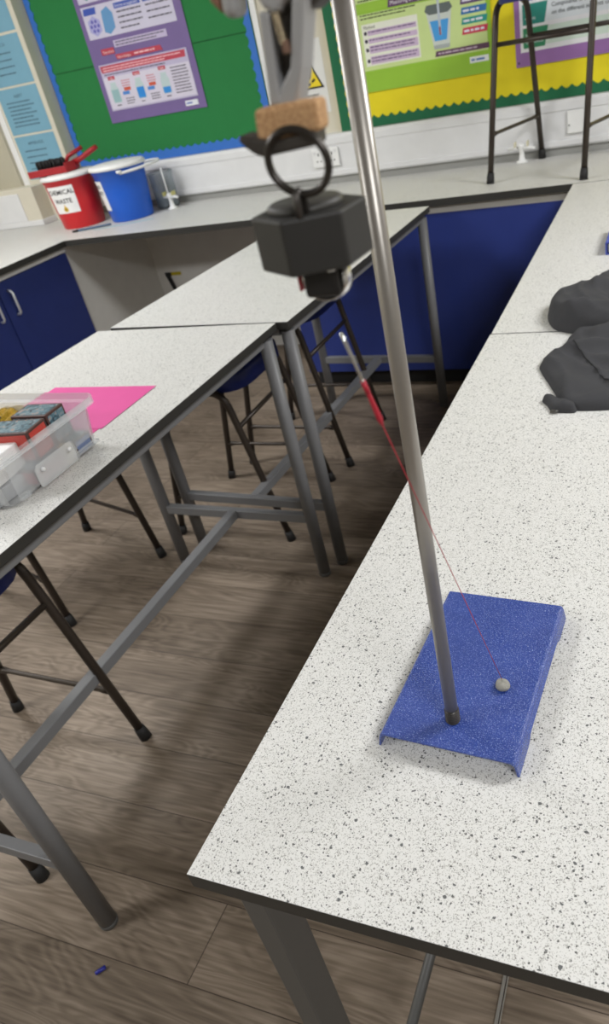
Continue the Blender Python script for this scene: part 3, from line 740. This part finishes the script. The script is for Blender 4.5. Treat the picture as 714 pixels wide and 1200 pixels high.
sc0, sc1 = Vector((-.1412,.2945,1.4635)), Vector((-.1402,.2945,1.4535))
g = MB(); hel = []
for k in range(120):
    q = k/119; c_ = sc0.lerp(sc1, q); a = q*2*PI*9; hel.append(c_+Vector((math.cos(a)*.0013, math.sin(a)*.0013, 0))+o)
g.tube(hel, .00045, n=6); g.build('spring', mat((205,190,160), .25, .9), t)
MB().tube([sc0+o, (sc1+Vector((.001,0,-.004)))+o], .0011, n=10).build('spring_pin', CASTD, t)
MB().lathe([(0,-.0025),(.0017,-.0025),(.0017,.0015),(0,.0015)], c=tuple(sc1+Vector((.0005,0,-.0005))+o), n=6, smooth=False).build('nut', mat((150,120,104), .4, .6), t)
MB().tube([lw(-.162,.303,1.500), lw(-.1615,.303,1.475)], .004, n=16).build('thumb_screw', CAST, t)
plate([(-.1632,1.4645),(-.1570,1.4640),(-.1560,1.470),(-.156,1.498),(-.162,1.498),(-.1625,1.472)], .294, .306, 'screw_wing', CAST, .003)
plate([(-.1680,1.4705),(-.1636,1.4655),(-.1640,1.490),(-.169,1.490)], .296, .304, 'screw_tab', mat((150,112,92), .5, .5), .002)
plate([(-.1312,1.4612),(-.1255,1.4640),(-.119,1.485),(-.130,1.485)], .300, .314, 'body_lug', CASTD, .002)
# lower jaw: dark curved cradle below the cork
g = MB(); n = 14; vs = []; fs = []
for k in range(n+1):
    q = k/n; x = -.1640+.0325*q; zt = 1.4275-.0045*math.sin(min(1, q*1.8)*PI/2)+.0020*q; zb = 1.4250-.0070*math.sin(min(1, q*3.2)*PI/2)+.0020*q
    for (yy, zz) in ((.286, zt), (.286, zb), (.299, zb), (.299, zt)): vs.append((x, yy, zz))
for k in range(n):
    for j in range(4): fs.append((k*4+j, k*4+(j+1) % 4, (k+1)*4+(j+1) % 4, (k+1)*4+j))
fs += [(0,1,2,3), (n*4+3, n*4+2, n*4+1, n*4)]
g.add(vs, fs); g.build('jaw_plate', CASTD, t, bevel=.0012, loc=o)
o2 = MB().prism([(-.1575,1.4240),(-.1480,1.4225),(-.1380,1.4230),(-.1300,1.4245),(-.1294,1.4350),(-.1430,1.4352),(-.1562,1.4348)], .289, .3005, 'y').build('cork', CORK, bevel=.0018, seg=3)
tag(o2, 'tan cork block gripped between the clamp prongs', 'cork')

# hanging weight: ring, hexagonal block and magnet
hx, hy = -.1480, .303
t = thing('hanging_weight', 'matt black hexagonal block hanging by a ring from the clamp', 'weight', (hx, hy, 1.4035))
MB().tube([(.0080+.0125*math.cos(a*2*PI/40)-.0022*math.sin(a*2*PI/40), -.0172, .0118+.0115*math.sin(a*2*PI/40)+.0008*math.cos(a*2*PI/40)) for a in range(40)], .0016, n=12, closed=True).build('ring', mat((66,62,58), .3, .7), t)
MB().tube([(.0055,-.0200,-.0080),(.0055,-.0200,.0005),(.0058,-.0172,.0018),(.0060,-.0144,.0005),(.0060,-.0144,-.0080)], .0016, n=10).build('staple', CASTD, t)
g = MB(); R6 = .0252; hexp = []
for k in range(6):
    a = math.radians(26+60*k); hexp.append((R6*math.cos(a), R6*math.sin(a)))
g.prism(hexp, -.0300, -.0075)
g.build('hexagonal_block', BLACKM, t, bevel=.0012)
g = MB().lathe([(0,-.0045),(.0150,-.0045),(.0165,-.0055),(.0165,-.0080),(0,-.0080)], c=(-.001,0,0), n=32); g.build('top_disc', mat((64,62,58), .5), t)
t = thing('magnet', 'small glossy black magnet with chrome rivets under the hexagonal block', 'magnet', (-.1440, .299, 1.3725))
MB().box(-.0080, -.0080, -.0120, .0090, .0080, .0012, 0).build('magnet_block', mat((34,32,31), .22, name='gloss_black'), t, bevel=.0018, seg=3)
g = MB(); pts = []
for k in range(17):
    a = PI+PI*k/16; pts.append((.0005+.0094*math.cos(a), .0, -.0075+.0065*math.sin(a)))
g.tube([(-.0089,0,.0005)]+pts+[(.0099,0,.0005)], .0010, n=10, flat=5); g.build('chrome_strap', CHROME, t)
for x in (-.0060, .0068): MB().lathe([(0,.0016),(.0012,.0013),(.0018,0),(.0018,-.001)], c=(x, -.0082, .0005), n=16).build('rivet', CHROME, t)
MB().box(-.0122, -.004, -.0095, -.0112, .004, -.0015).build('red_mark', mat((176,40,52), .5), t)

# thread, paperclip, blob of tack
A_ = Vector((-.1428, .300, 1.3415)); B_ = Vector((-.1358, .3005, 1.3145)); ax = (B_-A_).normalized(); sd = Vector((-.44, .86, -.25)); sd = (sd-ax*sd.dot(ax)).normalized()
def cp(u, v): return A_+ax*u+sd*v
clip = [cp(.007,.0032), cp(.022,.0032)]
for k in range(1, 8): a = PI*k/8; clip.append(cp(.022+.0030*math.sin(a), .0032*math.cos(a)))
clip += [cp(.022,-.0032), cp(.004,-.0032)]
for k in range(1, 8): a = PI*k/8; clip.append(cp(.004-.0032*math.sin(a), -.0032*math.cos(a)+.0002))
clip += [cp(.004,.0024), cp(.0175,.0022)]
for k in range(1, 8): a = PI*k/8; clip.append(cp(.0175+.0022*math.sin(a), .0022*math.cos(a)))
clip += [cp(.0175,-.0020), cp(.009,-.0018)]
o = MB().tube(clip, .00085, n=8).build('paperclip', CHROME); tag(o, 'silver paperclip pulled up towards the magnet on a red thread', 'paperclip')
REDT = mat((176, 34, 52), .6, name='red_thread')
E_ = Vector((-.1312, .3025, 1.2925)); Tk = Vector((-.1425, .5225, T+hz+.009))
t = thing('thread', 'red thread stretched from the grey tack up to the paperclip', 'thread', (Tk.x, Tk.y, Tk.z))
pts = [B_.lerp(E_, q/6)-Tk for q in range(7)]
MB().tube([E_-Tk, E_.lerp(Tk, .15)-Tk, E_.lerp(Tk, .5)-Tk, Vector((0,0,0))], .00031, n=8).build('strand', REDT, t)
g = MB().tube(pts, [.0009,.0011,.0012,.0013,.0014,.0015,.0008], n=10)
g.tube([B_-Tk+ax*-.003, B_-Tk+ax*.004], .0013, n=10)
g.build('knotted_tail', REDT, t)
g = MB(); vs = []; n = 24; rings = 12
for i in range(rings+1):
    ph = PI*i/rings
    for k in range(n):
        a = 2*PI*k/n; rr = 1+.05*math.sin(3*a+.5*i)+.04*math.sin(2*a+2)
        vs.append((.0072*rr*math.sin(ph)*math.cos(a), .0088*rr*math.sin(ph)*math.sin(a), .0050+.0050*math.cos(ph)*(1+.12*math.sin(2*a))))
fs = [(i*n+k, i*n+(k+1) % n, (i+1)*n+(k+1) % n, (i+1)*n+k) for i in range(rings) for k in range(n)]
g.add(vs, fs, 0, True)
o = g.build('sticky_tack', mat((150, 148, 140), .75, bump=(500, .6)), loc=(-.1415, .5190, T+hz-.0004), rot=(0,0,.5)); tag(o, 'grey lump of sticky tack pressed on the blue base', 'tack')

# ------------------------------------------------------------------ jacket on the bench
def cloth_piece(poly, H, zb, seed, folds, step=.006, rim=.028, bottom=True):
    """lumpy folded cloth: height grows quickly away from the outline, folds are ridges along given lines"""
    xs = [p[0] for p in poly]; ys = [p[1] for p in poly]
    def inside(x, y):
        c_ = False; j = len(poly)-1
        for i in range(len(poly)):
            if (poly[i][1] > y) != (poly[j][1] > y) and x < (poly[j][0]-poly[i][0])*(y-poly[i][1])/(poly[j][1]-poly[i][1])+poly[i][0]: c_ = not c_
            j = i
        return c_
    def seg(x, y, a, b):
        dx, dy = b[0]-a[0], b[1]-a[1]; q = max(0, min(1, ((x-a[0])*dx+(y-a[1])*dy)/(dx*dx+dy*dy+1e-12)))
        return math.hypot(x-a[0]-q*dx, y-a[1]-q*dy), q
    # cloth mesh as concentric inset of a smoothed outline is awkward; use a triangulated grid
    bm = bmesh.new(); pts = []
    n = len(poly); out = []
    for i in range(n):      # Catmull-Rom outline
        p0, p1, p2, p3 = poly[i-1], poly[i], poly[(i+1) % n], poly[(i+2) % n]
        L_ = math.dist(p1, p2); m_ = max(1, int(L_/step))
        for k in range(m_):
            q = k/m_; out.append(tuple(.5*((2*p1[d])+(-p0[d]+p2[d])*q+(2*p0[d]-5*p1[d]+4*p2[d]-p3[d])*q*q+(-p0[d]+3*p1[d]-3*p2[d]+p3[d])*q**3) for d in (0, 1)))
    poly = out
    from mathutils.geometry import delaunay_2d_cdt
    V = [Vector(p) for p in out]; E2 = [(i, (i+1) % len(out)) for i in range(len(out))]
    y = min(ys)
    while y < max(ys):
        x = min(xs)
        while x < max(xs):
            if inside(x, y) and min(seg(x, y, out[i], out[(i+1) % len(out)])[0] for i in range(0, len(out))) > step*.55: V.append(Vector((x+random.uniform(-.1,.1)*step, y+random.uniform(-.1,.1)*step)))
            x += step
        y += step
    res = delaunay_2d_cdt(V, E2, [], 1, 1e-6)
    vs = []
    for v in res[0]:
        d_ = min(seg(v.x, v.y, out[i], out[(i+1) % len(out)])[0] for i in range(len(out)))
        q = min(1, d_/rim); h = H*math.sqrt(max(0, 1-(1-q)**2))
        z = h
        for (a, b, amp, wd) in folds:
            dd, _ = seg(v.x, v.y, a, b); z += amp*math.exp(-(dd/wd)**2)*min(1, q*1.6)
        ww = v.x*48+v.y*26+seed+2.2*math.sin(v.y*17+seed)+1.5*math.sin(v.x*31); z += .0048*(1-abs(math.sin(ww)))**1.6*q; z += .0022*math.sin(v.x*61+seed+3*math.sin(v.y*23))*q+.0012*math.sin(v.y*83+seed*2+2*math.sin(v.x*40))*q
        vs.append((v.x, v.y, zb+max(.0012, z)))
    g = MB().add(vs, [tuple(f) for f in res[2]], 0, True)
    if bottom:
        k0 = len(vs); nb = len(out)
        g.add([(p[0], p[1], zb) for p in out] + [(p[0], p[1], zb+.0012) for p in out], [(i, (i+1) % nb, nb+(i+1) % nb, nb+i) for i in range(nb)] + [tuple(range(nb))[::-1]], 0, False)
    return g
JK = mat((66, 66, 68), .9, spec=.2, name='charcoal_fabric', bump=(700, .25))
t = thing('jacket', 'charcoal grey jacket heaped on the right hand bench across the table joint', 'jacket', (-.1, 1.4, T))
o_ = Vector((.1, -1.4, -T))
low = [(-.243,1.395),(-.236,1.362),(-.210,1.300),(-.186,1.240),(-.170,1.205),(-.140,1.196),(-.09,1.200),(-.02,1.215),(.06,1.23),(.10,1.40),(.08,1.56),(-.05,1.60),(-.17,1.60),(-.205,1.52),(-.212,1.455),(-.232,1.440)]
lowg = cloth_piece(low, .020, T+.0003, 1.3, [((-.19,1.43),(.03,1.44),.016,.018), ((-.165,1.40),(-.09,1.25),.006,.006), ((-.10,1.36),(.05,1.33),.010,.02), ((-.14,1.50),(.0,1.53),.02,.03)]); lowg.build('body', JK, t, loc=o_)
upp = [(-.272,1.690),(-.268,1.735),(-.240,1.775),(-.195,1.815),(-.165,1.88),(-.135,1.965),(-.08,2.06),(.02,2.12),(.11,2.05),(.14,1.80),(.10,1.58),(.03,1.47),(-.06,1.485),(-.13,1.52),(-.19,1.555),(-.238,1.585),(-.262,1.635)]
cloth_piece(upp, .046, T+.0003, 4.1, [((-.20,1.60),(.02,1.56),.016,.02), ((-.16,1.74),(.06,1.70),.014,.03), ((-.12,1.66),(.02,1.63),-.022,.016), ((-.10,1.90),(.08,1.86),.016,.03)], rim=.030).build('sleeve', JK, t, loc=o_)
cloth_piece([(-.214,1.237),(-.202,1.215),(-.190,1.192),(-.172,1.188),(-.150,1.190),(-.150,1.215),(-.182,1.232),(-.196,1.245)], .014, T+.0003, 2.2, [], step=.004, rim=.012).build('cuff', JK, t, loc=o_)
g = MB().box(-.193, 1.186, T+.0008, -.180, 1.191, T+.004)
g.tube([(-.190,1.187,T+.006),(-.184,1.185,T+.007),(-.178,1.186,T+.005)], .0014, n=8); g.build('zip_pull', mat((110,108,104), .3, .8), t, loc=o_)
def on_cloth(x, y):
    v = min(lowg.v, key=lambda q: (q[0]-x)**2+(q[1]-y)**2-(0 if q[2] > T+.004 else -1)); return (x, y, v[2]+.0004)
MB().tube([on_cloth(-.182+.092*k/24, 1.430-.185*k/24+.006*math.sin(k*.3)) for k in range(25)], .0014, n=8).build('seam', mat((40,40,42), .9), t, loc=o_)
t = thing('ring_folder', 'blue and white folder lying behind the grey jacket at the right edge', 'folder', (-.03, 2.24, T), 0)
MB().box(-.155, -.11, 0, .15, .11, .004).box(-.155, -.11, .030, .15, .11, .034).box(-.155, -.11, .004, -.151, .11, .030).build('cover', mat((70,84,170), .45), t, bevel=.001)
MB().box(-.148, -.10, .0045, .14, .10, .0295).build('pages', WHITE2, t)

# ------------------------------------------------------------------ tray with contents, pink card
def a4(name, label, x, y, rz, m_, z, w_=.297, h_=.21):
    g = MB().box(-w_/2, -h_/2, 0, w_/2, h_/2, .0005); o = g.build(name, m_, loc=(x, y, z), rot=(0,0,rz)); return tag(o, label, 'card')
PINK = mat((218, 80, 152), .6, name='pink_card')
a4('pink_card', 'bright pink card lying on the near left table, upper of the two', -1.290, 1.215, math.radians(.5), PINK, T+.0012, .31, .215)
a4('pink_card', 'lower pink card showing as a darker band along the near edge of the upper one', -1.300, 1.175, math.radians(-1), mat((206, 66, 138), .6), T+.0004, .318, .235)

tx0, tx1, ty0, ty1, th_ = -1.452, -1.088, .790, 1.052, .104
t = thing('storage_tray', 'clear plastic storage tray full of small boxes on the near left table', 'tray', ((tx0+tx1)/2, (ty0+ty1)/2, T))
TR = clear_mat((228, 231, 233), .075, .25)
def rrect(ax_, ay, r, z, n=6):
    out = []
    for (cx, cy, a0) in ((ax_-r, ay-r, 0), (-ax_+r, ay-r, 90), (-ax_+r, -ay+r, 180), (ax_-r, -ay+r, 270)):
        for k in range(n+1):
            a = math.radians(a0+90*k/n); out.append((cx+r*math.cos(a), cy+r*math.sin(a), z))
    return out
A, B = (tx1-tx0)/2, (ty1-ty0)/2
secs = [(A-.016,B-.016,.012,.0010),(A-.004,B-.004,.020,.006),(A+.006,B+.006,.024,th_-.016),(A+.018,B+.018,.026,th_-.015),(A+.018,B+.018,.026,th_-.0005),(A+.0155,B+.0155,.026,th_-.0005),(A+.0155,B+.0155,.026,th_-.0125),(A+.004,B+.004,.024,th_-.0125),(A-.0065,B-.0065,.020,.0085),(A-.018,B-.018,.012,.0035)]
rr = [rrect(a, b, r, z) for a, b, r, z in secs]; n = len(rr[0])
g = MB(); fs = []
for i in range(len(rr)-1):
    for k in range(n): fs.append((i*n+k, i*n+(k+1) % n, (i+1)*n+(k+1) % n, (i+1)*n+k))
fs += [tuple(range(n))[::-1], tuple(range((len(rr)-1)*n, len(rr)*n))]
g.add([v for r in rr for v in r], fs); g.build('tray_body', TR, t)
# clip flap on the long side facing the aisle
g = MB(); pl = []
for (cy, cz, a0) in ((.055-.012, .040, 0), (-.055+.012, .040, 90), (-.055+.004, .012, 180), (.055-.004, .012, 270)):
    rad_ = .012 if a0 < 180 else .004
    for k in range(5):
        a = math.radians(a0+90*k/4); pl.append((cy+rad_*math.cos(a)-.005, cz+rad_*math.sin(a)))
g.prism(pl, A+.006, A+.010, 'x'); g.build('clip_flap', clear_mat((232,234,234), .16, .3), t, bevel=.001)
for yy in (-.042, .034): MB().lathe([(0,.004),(.004,.003),(.005,0)], n=12).build('rivet', WHITE, t, loc=(A+.009, yy, .038), rot=(0, PI/2, 0))
# low ledge running round the outside of the base
MB().box(A-.002, -B+.02, .012, A+.010, -.088, .020).box(A-.002, .045, .012, A+.010, B-.015, .018).build('side_ledge', TR, t, bevel=.001)
def card_box(label, x, y, z, rz, sx, sy, sz, side, tilt=0, group='patterned card boxes in the tray'):
    m_ = bpy.data.materials.new('patterned_card'); m_.use_nodes = True; nn = m_.node_tree.nodes; ll = m_.node_tree.links
    tc = nn.new('ShaderNodeTexCoord'); nz = nn.new('ShaderNodeTexNoise'); nz.inputs['Scale'].default_value = 55; nz.inputs['Detail'].default_value = 3; nz.inputs['Distortion'].default_value = 1.5
    ll.new(tc.outputs['Object'], nz.inputs['Vector']); cr = nn.new('ShaderNodeValToRGB'); ll.new(nz.outputs['Fac'], cr.inputs[0])
    e = cr.color_ramp.elements; e[0].position = .36; e[0].color = srgb((38,46,58)); e[1].position = .66; e[1].color = srgb((176,140,124)); q = e.new(.46); q.color = srgb((74,108,122)); q = e.new(.56); q.color = srgb((120,146,156))
    ll.new(cr.outputs[0], nn['Principled BSDF'].inputs['Base Color']); nn['Principled BSDF'].inputs['Roughness'].default_value = .35
    t = thing('card_box', label, 'box', (x, y, z), rz, group); t.rotation_euler = (tilt, 0, rz)
    MB().box(-sx/2, -sy/2, 0, sx/2, sy/2, sz).build('carton', mat((78, 50, 44), .5), t, bevel=.0012)
    e_ = .005
    MB().box(-sx/2+e_, -sy/2+e_, sz, sx/2-e_, sy/2-e_, sz+.0005).box(-sx/2+e_, sy/2, e_, sx/2-e_, sy/2+.0005, sz-e_).build('printed_top', m_, t)
    MB().box(sx/2, -sy/2+e_, e_, sx/2+.0005, sy/2-e_, sz-e_).box(-sx/2+e_, -sy/2-.0005, e_, sx/2-e_, -sy/2, sz-e_).build('printed_side', side if side else m_, t)
    return t
REDS = mat((190, 62, 52), .4, bump=(200, .5))
zt0 = T+.004
card_box('patterned blue-grey card box at the far end of the tray', -1.160, .992, zt0+.036, math.radians(4), .085, .056, .064, None)
card_box('patterned card box with a red side, in the middle of the tray', -1.160, .925, zt0+.036, math.radians(8), .100, .060, .062, REDS)
card_box('small red and grey card box low in the tray behind the clip flap', -1.128, .915, zt0, math.radians(3), .062, .090, .034, mat((196, 70, 84), .5), group=None)
card_box('small blue printed card box low in the far corner of the tray', -1.118, 1.008, zt0, 0, .05, .050, .034, mat((104, 124, 170), .5), group=None)
o = MB().box(-.012, -.016, 0, .012, .016, .034).build('wooden_block', mat((214, 184, 132), .5), loc=(-1.108, .966, zt0), rot=(0,0,.1), bevel=.002); tag(o, 'pale yellow block seen through the tray side near its far end', 'block')
t = thing('foil_packet', 'shiny gold foil packet with a black label at the back left of the tray', 'packet', (-1.302, 1.000, zt0+.028), math.radians(35))
vs = []; fs = []; nx, ny = 22, 16
for side in (1, -1):
    for i in range(nx+1):
        for j in range(ny+1):
            u, v = i/nx*2-1, j/ny*2-1; h = max(0, (1-u**4)*(1-v**4))**.6*.016*side
            h += .0032*math.sin(u*17+v*5)*math.sin(v*11+u*3)*(1 if side > 0 else .3)
            vs.append((u*.050, v*.080, .030+h+(.001*side)))
for s_ in range(2):
    b0 = s_*(nx+1)*(ny+1)
    for i in range(nx):
        for j in range(ny): fs.append((b0+i*(ny+1)+j, b0+(i+1)*(ny+1)+j, b0+(i+1)*(ny+1)+j+1, b0+i*(ny+1)+j+1))
MB().add(vs, fs, 0, True).build('foil', mat((226, 186, 58), .22, .8, name='gold_foil'), t)
MB().box(-.020, -.045, .0455, .020, -.005, .0500).build('black_label', mat((34,34,40), .4), t, bevel=.001)
o = MB().box(-.045, -.060, 0, .045, .060, .050).build('white_carton', WHITE2, loc=(-1.178, .845, zt0+.030), rot=(0,0,math.radians(5)), bevel=.002); tag(o, 'plain white carton in the near end of the tray', 'box')
o = MB().box(-.055, -.055, 0, .055, .055, .028).build('grey_carton', mat((176,178,180), .6), loc=(-1.180, .845, zt0), rot=(0,0,0), bevel=.002); tag(o, 'pale grey carton underneath the white carton in the tray', 'box')
o = MB().box(-.07, -.11, 0, .07, .11, .030).build('cardboard_carton', mat((150,140,120), .7), loc=(-1.305, .965, zt0), rot=(0,0,0), bevel=.002); tag(o, 'flat carton lying under the gold packet in the tray', 'box')
o = MB().tube([(-.011,0,0),(-.010,0,0),(.010,0,0),(.011,0,0)], [.003,.0042,.0042,.003], n=12).build('pen_cap', mat((40, 44, 140), .4), loc=(-.993, .396, .0043), rot=(0,0,.9)); tag(o, 'tiny dark blue pen cap lying on the wooden floor', 'pen cap')
